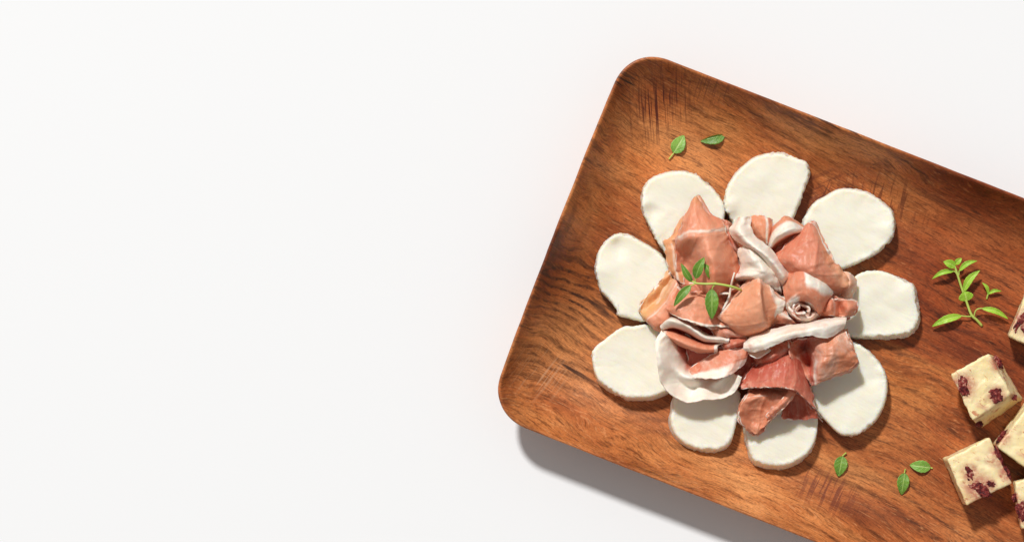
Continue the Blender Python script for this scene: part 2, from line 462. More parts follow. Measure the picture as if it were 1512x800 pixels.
# ------------------------------------------------------------------ soft cheese slices
M_cheese = mat_cheese()
def cheese(pts, label, seed, thick=24, low=(0, 0), dents=()):
    thick += 8
    """pts: photo outline. thick: px. low: shift of the bottom outline (cut leans)"""
    N = 300
    outl = curve([Vector((p[0], p[1], 0)) for p in pts], N, True)
    c = sum(outl, Vector())/N
    rbar = sum((p-c).length for p in outl)/N
    verts, faces, edge = [], [], []
    zt = FLOOR + thick
    # (inset px, z, crumble, edge attr, shift)
    prof = [(1.5, FLOOR, .6, 1, 1), (-1.0, FLOOR+3, 1.4, 1, .9), (-.6, FLOOR+thick*.35, 1.9, 1, .6), (0, FLOOR+thick*.62, 1.9, 1, .3), (0.2, zt-4.5, 1.6, 1, .1), (1.0, zt-2.0, 1.4, 1, 0), (2.6, zt-.6, 1.1, .9, 0),
            (4.6, zt, .7, .65, 0), (7, zt, .4, .35, 0), (10, zt, .2, .15, 0), (15, zt, .0, .05, 0), (22, zt, 0, 0, 0), (32, zt, 0, 0, 0)]
    def dz(x, y): return sum(a_*math.exp(-((x-x_)**2+(y-y_)**2)/(r_*r_)) for (x_, y_, r_, a_) in dents)
    rings = []
    for (d, z, cr_, e, sh) in prof:
        ring = []
        for i, p in enumerate(outl):
            t = outl[(i+2) % N]-outl[i-2]; nrm = Vector((t.y, -t.x, 0)).normalized()
            if nrm.dot(p-c) < 0: nrm = -nrm
            rad = (p-c).length
            dd = min(d, rad*.6)
            q = p - nrm*dd
            if d > 3:      # blend towards pure scaling so rings do not cross
                q2 = c + (p-c)*(1-d/rbar); f = sstep(3, 9, d); q = q*(1-f)+q2*f
            x, y = q.x, q.y
            cn = .8*fbm(x/5.2, y/5.2, z/7, seed, 4) + .35*nz(x/13, y/13, z/12, seed+2)
            cn2 = max(0, fbm(x/16, y/16, z/14, seed+3, 2)-.1)
            ff = cr_*(.35+.9*sstep(-.3, .5, fbm(x/60, y/60, 2, seed+6, 2)))*(1.15*cn - 2.6*cn2)
            x += nrm.x*ff + low[0]*sh; y += nrm.y*ff + low[1]*sh
            big = fbm(x/45, y/45, .5, seed+9, 3)
            zz = z + (big*2.0 + dz(x, y) + (fbm(x/11, y/11, 0, seed+4, 3)*1.5*(.2+cr_)*sstep(-.1, .5, fbm(x/40, y/40, 6, seed+6, 2)) if e > .1 else 0) if z > FLOOR+8 else 0)
            ring.append(P(x, y, zz)); edge.append(float(e))
        rings.append(ring)
    for s_ in (.72, .45, .2):
        last = prof[-1]
        ring = []
        for i, p in enumerate(outl):
            rad = (p-c).length
            q = c + (p-c)*(1-32/rbar)*s_
            big = fbm(q.x/45, q.y/45, .5, seed+9, 3)
            ring.append(P(q.x, q.y, zt+big*2.0+dz(q.x, q.y))); edge.append(0.0)
        rings.append(ring)
    for r in rings: verts += r
    for i in range(len(rings)-1):
        for j in range(N):
            a, b = i*N+j, i*N+(j+1) % N
            faces.append((a, a+N, b+N, b))
    verts.append(P(c.x, c.y, zt+fbm(c.x/45, c.y/45, .5, seed+9, 3)*2.0+dz(c.x, c.y))); edge.append(0.0)
    k = (len(rings)-1)*N; L = len(verts)-1
    for j in range(N): faces.append((k+j, L, k+(j+1) % N))
    faces.append(tuple(range(N)))
    # y flips when going from photo to world: make the normals point out
    faces = [tuple(reversed(f)) for f in faces]
    o = mesh_obj('cheese_slice', verts, faces, M_cheese, None, {'edge': edge})
    import bmesh
    bm = bmesh.new(); bm.from_mesh(o.data); bmesh.ops.recalc_face_normals(bm, faces=bm.faces); bm.to_mesh(o.data); bm.free()
    tag(o, label, 'cheese slice', 'soft white cheese slices laid out as flower petals')
    return o

cheese([(947,293),(949,280),(959,266),(976,257),(1000,253),(1025,257),(1046,272),(1060,288),(1070,305),(1069,326),(1060,350),(1035,372),(1010,385),(992,382),(981,371),(967,350),(955,326),(947,309)],
       'white cheese slice behind the pointed ham fold, its left edge rough and crumbly', 1, dents=[(953,300,9,5),(965,312,10,-3)])
cheese([(1137,226),(1157,227),(1175,233),(1192,242),(1195,257),(1189,277),(1180,302),(1170,325),(1160,350),(1130,360),(1100,350),(1083,334),(1075,317),(1069,305),(1071,287),(1077,270),(1092,250),(1112,234),(1125,229)],
       'topmost white cheese slice, straight right side, above the white twisted ham fat', 2, 26, dents=[(1085,322,9,-4),(1080,300,8,3)])
cheese([(1184,335),(1190,317),(1202,300),(1220,289),(1237,280),(1255,279),(1275,282),(1295,292),(1310,304),(1319,315),(1321,335),(1317,352),(1300,370),(1280,382),(1260,391),(1242,397),(1220,390),(1200,370),(1188,352)],
       'large round white cheese slice at upper right of the flower', 3, 26, dents=[(1308,340,12,3),(1296,345,12,-2)])
cheese([(1258,410),(1274,401),(1298,399),(1318,405),(1339,414),(1349,422),(1353,441),(1357,464),(1353,479),(1340,493),(1315,497),(1281,497),(1247,495),(1230,480),(1228,450),(1240,422)],
       'squarish white cheese slice pointing right towards the herb sprig on the wood', 4, 25, (2.5, 3), dents=[(1300,480,26,-2.5),(1340,430,14,3)])
cheese([(1253,506),(1268,508),(1285,520),(1298,535),(1308,552),(1310,576),(1305,599),(1291,623),(1268,640),(1244,642),(1224,626),(1205,603),(1197,576),(1200,545),(1225,515)],
       'oval white cheese slice at lower right of the flower under the square brownish ham fold', 5, 27, dents=[(1300,548,10,3),(1292,556,10,-3)])
cheese([(1100,629),(1104,657),(1110,675),(1118,682),(1136,687),(1159,687),(1175,681),(1194,668),(1205,647),(1208,621),(1204,601),(1195,575),(1150,560),(1110,575),(1099,600)],
       'lowest white cheese slice, under the dark red ham and its pointed fold', 6, 24, (-2, 6))
cheese([(993,603),(990,615),(992,630),(1000,645),(1014,656),(1030,662),(1054,664),(1070,660),(1080,650),(1085,636),(1091,612),(1094,591),(1090,575),(1060,565),(1010,570),(995,585)],
       'short white cheese slice showing its cut side, below the white ruffled ham', 7, 24, (-3, 6), dents=[(1086,610,15,-4),(1075,600,10,2)])
cheese([(874,520),(881,509),(892,501),(905,490),(922,481),(936,481),(957,478),(980,485),(1000,510),(1002,545),(995,567),(985,577),(972,583),(957,587),(928,587),(912,582),(897,573),(884,562),(878,549),(875,535)],
       'wide white cheese slice at lower left, against the white ruffled ham', 8, 25, (1, 4))
cheese([(879,396),(881,381),(886,366),(897,354),(913,345),(929,347),(942,354),(963,366),(980,380),(989,403),(985,430),(972,458),(954,474),(941,473),(926,469),(912,465),(909,456),(899,442),(888,431),(883,418),(880,407)],
       'leftmost upper white cheese slice with a dented top, beside the yellowish ham fold', 9, 23, dents=[(914,362,13,-5),(905,350,9,3),(890,400,14,3)])

# ------------------------------------------------------------------ cured ham
M_ham = mat_ham()
def mm(p):                                   # close-up coordinates -> photo px
    return Vector((930+p[0]/2.161, 280+p[1]/2.161, p[2]+3))

def ham_mesh(name, rows, parent=None, fat=None, tone=0.2, warm=0.0, seed=1, ripple=1.0, nu=64, nv=64, thick=1.8, raw=False, lin=.12):
    g = [[(Vector(p) if raw else mm(p)) for p in r] for r in rows]
    rr_ = [curve(r, nu, lin=lin) for r in g]
    cols = [curve([rr_[i][j] for i in range(len(rr_))], nv, lin=lin) for j in range(nu)]
    w = (g[0][0]-g[0][-1]).length; w = max(w, (g[len(g)//2][0]-g[len(g)//2][-1]).length)
    if w < 5: w = 300.0        # a sheet that closes on itself
    h = sum((g[i][len(g[0])//2]-g[i+1][len(g[0])//2]).length for i in range(len(g)-1))
    top, uvp, fa, to, wa = [], [], [], [], []
    for iv in range(nv):
        wf_ = min(1.0, (cols[nu-1][iv]-cols[0][iv]).length/w*1.5) if w > 5 else 1.0
        for iu in range(nu):
            p = cols[iu][iv].copy()
            u, v = iu/(nu-1), iv/(nv-1)
            edge = min(u, 1-u, v, 1-v)
            e = 1-sstep(0, .10, edge); e2 = 1-sstep(0, .24, edge)
            n1 = fbm(p.x/22, p.y/22, p.z/30, seed, 3); n2 = fbm(p.x/8, p.y/8, p.z/10, seed+5, 2)
            rg1 = (1-abs(fbm(u*w/34, v*h/75, seed*.7, seed+31, 2)))**4; rg2 = (1-abs(fbm(u*w/60, v*h/26, seed*.3, seed+41, 2)))**5
            p.z += ripple*((.3+.7*wf_)*2.6*n1 + .35*n2 + wf_*(2.6*(rg1-.45) + 1.6*(rg2-.4)))
            p.z += ripple*(e2*wf_*5.0*nz(p.x/10, p.y/10, 0, seed+61) + e*2.0*nz(p.x/5, p.y/5, 0, seed+62))
            p.x += ripple*(1.8*nz(p.y/9, p.x/9, 1, seed+11)*(.35+e)); p.y += ripple*(1.8*nz(p.x/9, p.y/9, 5, seed+12)*(.35+e))
            # ragged cut edge
            if edge < .02:
                p.x += .7*nz(p.x/2.6, p.y/2.6, 0, seed+21); p.y += .7*nz(p.y/2.6, p.x/2.6, 3, seed+22)
            top.append(p)
            uvp.append((u*w/100, v*h/100, seed*1.37))
            f = fat(u, v) if callable(fat) else (fat or 0.0)
            em = min(u*w, (1-u)*w, v*h, (1-v)*h)
            f = max(f, .8*(1-sstep(.8, 3.2, em))*sstep(-.25, .35, fbm(p.x/14, p.y/14, 0, seed+51, 2)))
            fa.append(float(f))
            to.append(float(tone(u, v) if callable(tone) else tone)); wa.append(float(warm(u, v) if callable(warm) else warm))
    def nrm(iu, iv):
        a = top[iv*nu+min(iu+1, nu-1)]-top[iv*nu+max(iu-1, 0)]; b = top[min(iv+1, nv-1)*nu+iu]-top[max(iv-1, 0)*nu+iu]
        n = a.cross(b)
        return n.normalized() if n.length > 1e-9 else Vector((0,0,1))
    ns = [nrm(iu, iv) for iv in range(nv) for iu in range(nu)]
    T = nu*nv
    verts = [P(*(top[i]+ns[i]*thick/2)) for i in range(T)] + [P(*(top[i]-ns[i]*thick/2)) for i in range(T)]
    faces = []
    for iv in range(nv-1):
        for iu in range(nu-1):
            a = iv*nu+iu
            faces.append((a, a+nu, a+nu+1, a+1)); faces.append((T+a, T+a+1, T+a+nu+1, T+a+nu))
    for iu in range(nu-1):
        a = iu; faces.append((a, a+1, T+a+1, T+a))
        a = (nv-1)*nu+iu; faces.append((a, T+a, T+a+1, a+1))
    for iv in range(nv-1):
        a = iv*nu; faces.append((a, T+a, T+a+nu, a+nu))
        a = iv*nu+nu-1; faces.append((a, a+nu, T+a+nu, T+a))
    o = mesh_obj(name, verts, faces, M_ham, parent, {'uvp': uvp*2, 'fat': fa*2, 'tone': to*2, 'warm': wa*2})
    return o
HG = 'folded ham slices heaped as the heart of the cheese flower'
def under(rows, parent, seed=1, grow=1.06, drop=8, turn=3.0, **k):
    """the lower leaf of a slice folded double: peeps out beyond the upper one"""
    pts = [p for r in rows for p in r]
    cx_, cy_ = sum(p[0] for p in pts)/len(pts), sum(p[1] for p in pts)/len(pts)
    a = math.radians(turn*(1 if int(seed) % 2 else -1)); ca, sa = math.cos(a), math.sin(a)
    g2 = [[(cx_+((x-cx_)*ca-(y-cy_)*sa)*grow, cy_+((x-cx_)*sa+(y-cy_)*ca)*grow, max(z-drop-.12*max(0, z-70), 44)) for (x, y, z) in r] for r in rows]
    k['ripple'] = k.get('ripple', 1.0)*1.2; k['fat'] = .34
    t0 = k.get('tone', .2); k['tone'] = (lambda u, v: min(1, (t0(u, v) if callable(t0) else t0)+.12)); k['nu'] = 60; k['nv'] = 60
    return ham_mesh('lower_fold', g2, parent, seed=seed+70, **k)
def ham(rows, label, fold=None, **k):
    o = ham_mesh('ham_slice', rows, None, **k)
    if fold: under(rows, o, **{**k, **fold})
    return tag(o, label, 'ham slice', HG)

def band(c, w):                     # soft stripe round c
    return lambda x: max(0.0, 1-abs(x-c)/w)

# crumpled slice beneath all the others
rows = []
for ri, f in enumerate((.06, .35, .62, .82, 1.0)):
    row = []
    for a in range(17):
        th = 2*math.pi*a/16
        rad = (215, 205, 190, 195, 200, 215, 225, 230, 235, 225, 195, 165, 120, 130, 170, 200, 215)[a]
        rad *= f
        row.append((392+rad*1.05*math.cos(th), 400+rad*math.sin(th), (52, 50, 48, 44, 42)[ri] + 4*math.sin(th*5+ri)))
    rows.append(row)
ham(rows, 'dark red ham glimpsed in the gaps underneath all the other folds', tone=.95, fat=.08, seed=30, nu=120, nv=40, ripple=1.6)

ham([[(166,86,56),(176,84,62),(186,84,60)],[(132,148,50),(152,146,62),(176,148,60)],[(106,166,48),(132,166,60),(160,170,56)],[(114,192,48),(138,194,60),(165,205,56)],[(120,240,46),(142,242,58),(168,255,54)],[(138,282,44),(156,290,52),(178,305,48)]],
    'small yellowish ham fold with a fat streak, just left of the tall pointed fold', fat=lambda u, v: .75*band(.52, .22)(u)*sstep(.3, .5, v), tone=0.0, warm=.45, seed=2)
ham([[(205,28,76),(209,24,78),(213,24,78),(218,30,76)],
     [(180,76,84),(198,74,93),(226,74,94),(252,80,84)],
     [(160,132,80),(188,126,100),(248,124,106),(298,104,78)],
     [(150,166,80),(188,156,108),(248,150,114),(310,138,78)],
     [(147,196,66),(182,202,66),(250,190,122),(322,170,72)],
     [(146,245,58),(186,244,54),(266,242,126),(348,222,66)],
     [(158,300,46),(205,302,54),(268,312,112),(356,272,58)],
     [(185,350,40),(215,352,44),(270,360,72),(335,318,46)]],
    'tall pointed salmon ham fold with one curved white fat band, left of the top', fold=dict(grow=1.05, turn=3), seed=3, nu=80, nv=90,
    fat=lambda u, v: .62*band(.385-.06*math.sin(math.pi*u), .055)(v) + .40*band(.45-.06*math.sin(math.pi*min(1, u*1.2)), .04)(v)*(1 if u < .45 else .1), tone=.14, warm=lambda u, v: .35*(1-sstep(0, .12, v)))
ham([[(286,92,58),(306,98,68),(324,110,58)],[(292,128,58),(312,128,70),(328,142,58)],[(300,152,62),(322,155,76),(346,176,60)],[(318,186,60),(336,188,70),(356,216,54)],[(330,210,52),(345,215,56),(358,235,48)]],
    'small curled pinkish ham end between the pointed fold and the white fat', fat=lambda u, v: .5*sstep(.45, .7, v), tone=.55, seed=4, nu=40, nv=50)
ham([[(160,300,46),(220,296,64),(280,290,78),(342,276,60)],[(176,328,50),(230,322,72),(290,318,80),(352,305,64)],[(166,352,46),(230,348,66),(300,350,72),(352,340,58)]],
    'salmon ham surface lying directly under the herb sprig stem', fat=.12, tone=.35, seed=5)
ham([[(127,264,50),(138,286,46),(150,300,68),(168,326,66),(200,350,50)],
     [(80,316,52),(98,342,46),(118,358,72),(138,372,72),(176,392,55)],
     [(44,352,52),(62,374,46),(84,396,74),(108,412,76),(146,424,58)],
     [(31,376,54),(42,394,50),(60,414,70),(84,434,70),(115,450,54)],
     [(33,390,48),(42,406,48),(58,422,58),(76,440,58),(98,455,48)]],
    'leftmost ham fold, yellowish inside with a salmon outer lip, resting on cheese', fold=dict(grow=1.03, drop=5, turn=3), seed=6, nu=80,
    fat=lambda u, v: .5*band(.48, .05)(u), tone=.08, warm=lambda u, v: .8*(1-sstep(.36, .5, u)))
ham([[(150,342,72),(190,332,84),(240,326,80),(292,326,70)],
     [(124,366,82),(178,352,100),(240,350,96),(304,364,76)],
     [(118,380,84),(168,382,106),(236,392,102),(316,402,80)],
     [(128,392,84),(176,416,110),(243,434,110),(336,440,84)]],
    'flat salmon ham fold under the hanging herb leaf, thin pale edge in front', fold=dict(grow=1.05, turn=4), seed=7, nu=80,
    fat=lambda u, v: .8*sstep(.92, .97, v), tone=.18)
ham([[(236,430,66),(290,438,84),(348,446,76)],[(252,448,76),(300,448,94),(362,462,82)],[(272,466,78),(312,463,92),(368,472,78)],[(290,480,64),(320,478,70),(366,482,64)]],
    'narrow salmon ham tuck between the long rolled edge and the central peak', fat=.3, tone=.4, seed=8, nu=50, nv=40)
ham([[(284,488,70),(320,478,84),(376,468,74)],[(298,504,76),(334,494,92),(378,482,80)],[(300,522,60),(340,508,66),(374,498,62)]],
    'short red ham tuck left of the long white ribbon', fat=.2, tone=.7, seed=9, nu=50, nv=40)
ham([[(106,428,68),(133,408,74),(175,414,76),(216,440,76),(250,462,74),(320,470,70)],
     [(98,436,80),(125,416,100),(170,426,102),(212,452,102),(246,472,100),(318,477,92)],
     [(102,444,82),(136,434,92),(180,448,86),(218,472,86),(246,482,88),(314,485,88)],
     [(108,448,70),(142,448,58),(184,466,54),(222,482,64),(250,489,76),(300,490,78)],
     [(108,452,80),(136,458,86),(182,477,92),(222,494,94),(250,501,94),(280,500,90)],
     [(110,458,80),(132,473,92),(184,496,100),(221,508,100),(250,512,98),(281,511,92)],
     [(112,463,62),(137,486,68),(190,508,74),(222,518,74),(250,520,74),(280,520,72)]],
    'long flattened ham roll, white fat rim above and salmon lip below, at lower left', seed=10, nu=90, nv=90, ripple=.6,
    fat=lambda u, v: max(1-sstep(.34, .42, v), .9*sstep(.90, .94, u), .55*(1-sstep(.04, .12, u))), tone=lambda u, v: .15+.6*band(.5, .2)(v))
# white ruffle
eo = empty('ham_slice', mm((215, 580, 38)).to_3d() and P(*mm((215, 580, 38))))
tag(eo, 'broad white ruffled ham slice, mostly fat, at lower left over two cheese slices', 'ham slice', HG)
def rf(u, v):
    return 1-sstep(.55, .85, v)*(1-.9*sstep(.25, .5, u))
ham_mesh('outer_ruffle', [
    [(101,448,92),(81,490,100),(88,545,102),(98,611,92),(133,655,84),(182,678,78),(231,671,84),(294,665,76),(334,645,80),(359,598,84)],
    [(112,460,98),(94,500,102),(103,548,100),(116,604,84),(148,640,74),(188,660,66),(234,655,76),(290,650,66),(325,630,76),(348,592,84)],
    [(126,474,90),(118,512,94),(128,556,88),(146,598,72),(172,620,64),(204,634,60),(240,638,70),(284,632,64),(311,614,66),(336,588,76)],
    [(142,490,72),(146,525,78),(158,562,72),(172,590,80),(196,602,84),(222,612,66),(250,614,60),(280,612,72),(303,597,78),(326,582,70)],
    [(162,500,54),(176,522,54),(188,550,50),(198,572,56),(210,580,62),(228,590,56),(252,596,52),(276,594,54),(300,584,56),(322,574,60)],
    [(195,505,44),(218,520,42),(228,545,42),(228,560,44),(238,565,46),(248,570,46),(262,575,46),(276,575,46),(302,565,50),(322,560,52)]],
    eo, fat=rf, tone=.75, seed=12, nu=120, nv=70, ripple=.45)
ham_mesh('inner_flap', [
    [(184,574,62),(225,546,74),(265,524,78),(320,509,82),(379,505,76)],
    [(194,584,70),(238,566,80),(285,550,88),(330,536,92),(378,522,80)],
    [(202,594,78),(240,588,90),(285,580,94),(328,562,96),(372,540,82)],
    [(200,600,80),(240,602,94),(282,602,98),(326,586,96),(362,560,80)]],
    eo, fat=lambda u, v: max(sstep(.35, .70, v)*(1-.5*band(.8, .25)(u)), .3), tone=.35, seed=13, nu=80, ripple=.7)

# bottom folds
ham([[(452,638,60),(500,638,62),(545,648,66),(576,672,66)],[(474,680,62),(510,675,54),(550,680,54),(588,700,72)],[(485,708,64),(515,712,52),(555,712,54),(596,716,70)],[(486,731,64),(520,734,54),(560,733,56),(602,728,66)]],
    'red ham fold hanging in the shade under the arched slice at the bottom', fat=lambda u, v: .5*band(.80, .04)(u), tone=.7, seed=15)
ham([[(388,636,62),(420,630,64),(458,632,64),(528,634,84)],
     [(366,668,84),(412,662,82),(456,662,78),(518,662,92)],
     [(350,698,86),(396,702,70),(452,698,72),(496,692,88)],
     [(348,730,80),(392,738,64),(436,730,66),(464,716,80)],
     [(378,770,64),(402,778,60),(416,768,62),(438,746,72)]],
    'lowest ham fold, brownish pink, pointing down at the bottom of the flower', fold=dict(grow=1.06, turn=5), seed=16, nu=80,
    fat=lambda u, v: .6*band(.22, .03)(v)*(u < .55) + .45*sstep(.9, .97, u), tone=.35, warm=.12)
ham([[(508,636,96),(520,640,100),(532,648,94)],[(484,668,94),(494,674,98),(506,682,90)],[(452,700,86),(462,706,90),(474,714,80)],[(432,724,74),(438,728,76),(446,734,68)]],
    'thin bright pink ham strip folded along the right side of the lowest fold', seed=36, nu=30, nv=50, fat=.25, tone=.25)
ham([[(396,560,60),(450,528,72),(505,508,76),(532,528,72),(552,562,64)],
     [(372,590,70),(440,562,88),(505,550,96),(542,572,88),(570,608,66)],
     [(356,614,72),(430,598,94),(500,590,104),(550,616,92),(584,655,66)],
     [(354,630,76),(432,626,100),(490,626,112),(546,648,100),(590,692,78),],
     [(355,634,76),(432,630,102),(489,631,114),(544,652,102),(614,728,66)]],
    'dark maroon arched ham slice like a roof over the bottom folds', fold=dict(grow=1.05, drop=12, turn=3), seed=17, nu=90,
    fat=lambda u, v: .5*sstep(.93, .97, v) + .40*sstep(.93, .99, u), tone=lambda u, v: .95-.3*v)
ham([[(396,540,66),(450,504,82),(512,478,76)],[(406,552,74),(458,530,96),(516,505,84)],[(402,560,62),(455,560,74),(512,530,70)]],
    'narrow maroon ham fold hugging the underside of the long white ribbon', fold=dict(grow=1.08, turn=5), seed=18, fat=.22, tone=.65)
ham([[(502,488,82),(558,472,72),(615,468,84),(650,458,88),(684,442,78)],
     [(508,510,94),(556,502,52),(606,498,102),(656,488,106),(698,472,90)],
     [(516,538,92),(562,525,62),(614,530,108),(666,518,106),(714,512,90)],
     [(536,568,84),(574,558,54),(602,566,104),(666,550,98),(727,544,88)],
     [(556,594,80),(578,590,78),(602,604,96),(656,582,90),(710,568,84)],
     [(574,616,72),(587,624,74),(603,616,90),(654,592,84),(706,573,82)]],
    'square brownish ham fold with a dark hollow, at lower right over the oval cheese', fold=dict(grow=1.04, turn=4), seed=19, nu=90, nv=90,
    fat=lambda u, v: .5*band(.42, .07)(u)*sstep(.4, .6, v)+.3, tone=lambda u, v: .45+.5*band(.26, .16)(u), warm=lambda u, v: .2*sstep(.4, .6, u))

# right side
ham([[(668,260,62),(695,262,76),(716,274,60)],[(672,290,72),(702,298,90),(724,300,62)],[(658,316,66),(696,322,80),(722,322,58)],[(648,336,54),(682,344,62),(706,346,52)]],
    'small pale curled ham tip at the far right above the squarish cheese', seed=20, nu=50, nv=50, fat=.42, tone=.1, warm=.3)
ham([[(612,368,66),(634,343,84),(662,348,92),(690,350,88),(721,352,74)],
     [(610,382,78),(640,364,98),(668,372,78),(695,370,100),(722,370,88)],
     [(604,396,74),(640,384,96),(670,392,74),(698,390,96),(718,388,86)],
     [(596,408,62),(635,400,84),(668,404,72),(694,402,86),(708,398,80)]],
    'crinkled salmon ham end with pale edges, right of the rosette', fold=dict(grow=1.06, turn=6), seed=21, nu=70, fat=lambda u, v: .5*band(.05, .08)(v)+.45*band(.35, .08)(u), tone=.3)
ham([[(585,405,60),(635,396,62),(690,388,60)],[(580,416,64),(640,410,70),(700,402,62)],[(575,428,60),(640,425,64),(690,416,58)]],
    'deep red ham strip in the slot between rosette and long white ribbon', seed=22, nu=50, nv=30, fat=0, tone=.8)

# top centre
ho = empty('ham_slice', P(*mm((470, 140, 38))))
tag(ho, 'ham slice at the top with a beige curl over a red hollow', 'ham slice', HG)
ham_mesh('back_fold', [
    [(376,86,72),(406,84,82),(432,87,84),(456,96,72)],
    [(382,118,80),(410,116,94),(434,122,94),(454,130,80)],
    [(398,150,78),(418,150,90),(434,155,90),(448,160,78)],
    [(422,186,66),(430,186,72),(437,188,72),(444,192,66)]], ho,
    fat=lambda u, v: .9*band(.72, .12)(u)+.6*(1-sstep(0, .12, u)), tone=.3, warm=.15, seed=23, nu=60)
ham_mesh('curl', [
    [(438,186,72),(453,130,82),(478,98,88),(500,86,84),(553,116,74)],
    [(443,190,82),(460,142,104),(488,120,110),(520,112,104),(555,126,84)],
    [(446,192,82),(466,162,102),(495,144,108),(525,134,102),(552,136,84)],
    [(450,193,68),(470,184,64),(495,164,66),(520,150,70),(545,142,72)],
    [(456,198,58),(476,198,52),(502,182,52),(522,166,56),(545,152,60)]], ho,
    fat=lambda u, v: .85*sstep(.10, .2, v)*(1-sstep(.5, .6, v)) + .3*(1-sstep(.1, .2, v)), tone=lambda u, v: .3+.6*sstep(.55, .7, v), warm=.1, seed=24, nu=70, nv=80, ripple=.7)
ham([[(566,112,84),(574,105,88),(583,105,88),(592,114,84)],
     [(530,146,88),(552,144,99),(586,150,103),(614,160,94)],
     [(495,180,90),(530,182,108),(588,190,114),(636,196,97)],
     [(460,212,84),(510,225,116),(585,240,124),(656,228,94)],
     [(470,236,80),(530,262,110),(605,272,120),(682,262,90)],
     [(500,266,74),(560,295,98),(625,305,104),(710,308,82)],
     [(530,300,54),(585,325,72),(640,330,76),(700,324,56)]],
    'large smooth salmon ham fold right of the top with lacy fat along its right side', fold=dict(grow=1.04, turn=4), seed=25, nu=80, nv=90,
    fat=lambda u, v: .75*sstep(.90, .96, u)*(1-sstep(.35, .5, v)), tone=lambda u, v: .42-.3*sstep(.5, 1, v), warm=lambda u, v: .3*sstep(.75, 1, u))
ham([[(342,92,72),(364,86,90),(388,86,76)],
     [(320,124,82),(348,128,112),(388,116,92)],
     [(326,150,84),(368,156,118),(400,148,92)],
     [(360,176,90),(398,182,122),(428,170,92)],
     [(398,202,92),(434,208,124),(454,196,92)],
     [(428,238,92),(464,242,118),(482,232,88)],
     [(455,282,86),(490,278,110),(514,268,80)],
     [(475,325,66),(500,308,80),(522,290,62)]],
    'twisted band of pure white ham fat running down from the top', seed=26, nu=50, nv=110, fat=lambda u, v: .90-.28*band(.25, .25)(u), tone=.2, ripple=.8)
ham([[(342,188,78),(368,182,96),(400,198,104),(430,214,96)],
     [(352,224,76),(382,216,108),(418,232,114),(452,248,100)],
     [(350,258,72),(382,250,98),(426,264,116),(472,288,98)],
     [(337,283,74),(366,275,98),(412,285,106),(482,326,82)],
     [(345,293,56),(376,290,70),(416,298,78),(480,334,62)]],
    'white fat flap with a faint pink tint lying below the twisted fat band', fold=dict(grow=1.06, turn=7), seed=27, nu=70, fat=lambda u, v: .95-.25*sstep(.85, 1, u), tone=.0, ripple=.9)

# rosette
ko = empty('ham_slice', P(*mm((560, 340, 38))))
tag(ko, 'ham rolled into a small rosette with a white fat patch and a spiral mouth', 'ham slice', HG)
ham_mesh('outer_petal', [
    [(485,306,80),(508,270,90),(539,236,96),(577,253,96),(622,285,90),(648,318,76)],
    [(489,320,94),(518,290,112),(548,264,120),(586,284,120),(622,308,112),(647,330,86)],
    [(495,345,98),(520,326,120),(552,310,126),(587,320,128),(616,343,114),(642,344,84)],
    [(500,370,94),(522,352,114),(550,344,120),(580,354,120),(602,374,108),(622,386,80)],
    [(506,386,84),(524,366,98),(548,354,102),(574,364,102),(594,386,94),(606,402,72)],
    [(512,390,64),(528,374,74),(548,364,76),(568,372,76),(582,388,74),(592,403,60)]],
    ko, seed=28, nu=90, nv=90, tone=.2, ripple=.8,
    fat=lambda u, v: max(1.05*sstep(.40, .50, u)*(1-sstep(.30, .50, v+.18*(u-.5))), .85*sstep(.40, .6, v)*(1-sstep(.25, .45, u)), .75*sstep(.6, .75, v)*band(.6, .3)(u), .12))
ham_mesh('lower_petal', [
    [(492,350,68),(500,388,68),(534,417,70),(573,426,68),(606,404,66)],
    [(498,352,94),(508,384,98),(537,407,100),(571,414,98),(598,398,92)],
    [(506,352,94),(516,378,98),(540,397,100),(567,404,98),(588,392,92)],
    [(516,355,72),(524,372,72),(542,386,74),(562,392,74),(576,386,72)]],
    ko, seed=29, nu=80, nv=40, fat=lambda u, v: .62-.5*band(.45, .12)(u), tone=.25)
for n_, (r_, a0, span, zr) in enumerate(((9, 30, 230, 110), (19, 190, 190, 106), (26, 10, 150, 102))):
    g_ = [[], [], []]
    for i in range(12):
        a = math.radians(a0 + span*i/11)
        wob = 1+.16*math.sin(a*3+n_*2)
        for q_, (dr, dz) in enumerate(((8, 0), (2, -8), (-3, -38))):
            g_[q_].append((545+(r_*wob+dr)*math.cos(a), 384+(r_*wob+dr)*.82*math.sin(a), zr+dz+2.5*math.sin(a*2+n_)))
    ham_mesh('inner_petal', g_, ko, seed=40+n_, nu=70, nv=16, fat=lambda u, v: .58-.6*sstep(.35, .75, v), tone=.3, ripple=.5, thick=2.6)

# central peak
ham([[(376,300,92),(398,286,104),(414,284,108),(432,294,100),(452,315,92)],
     [(332,346,100),(370,338,114),(413,326,132),(422,334,116),(474,344,98)],
     [(300,382,102),(350,382,116),(418,372,132),(428,376,108),(496,358,96)],
     [(282,408,102),(342,420,112),(422,410,126),(432,410,98),(484,390,88)],
     [(310,430,92),(350,452,98),(426,438,112),(450,425,84),(474,406,76)],
     [(345,468,54),(378,474,70),(406,464,78),(432,447,66),(456,430,60)]],
    'bright orange-pink ham peak at the very centre, creased down its middle', fold=dict(grow=1.06, drop=10, turn=6), seed=32, nu=90, nv=90, ripple=.7,
    fat=lambda u, v: max(.55*(1-sstep(.03, .07, u)), .85*sstep(.86, .93, u), .35*(1-sstep(.05, .1, v))), tone=.05, warm=.10)
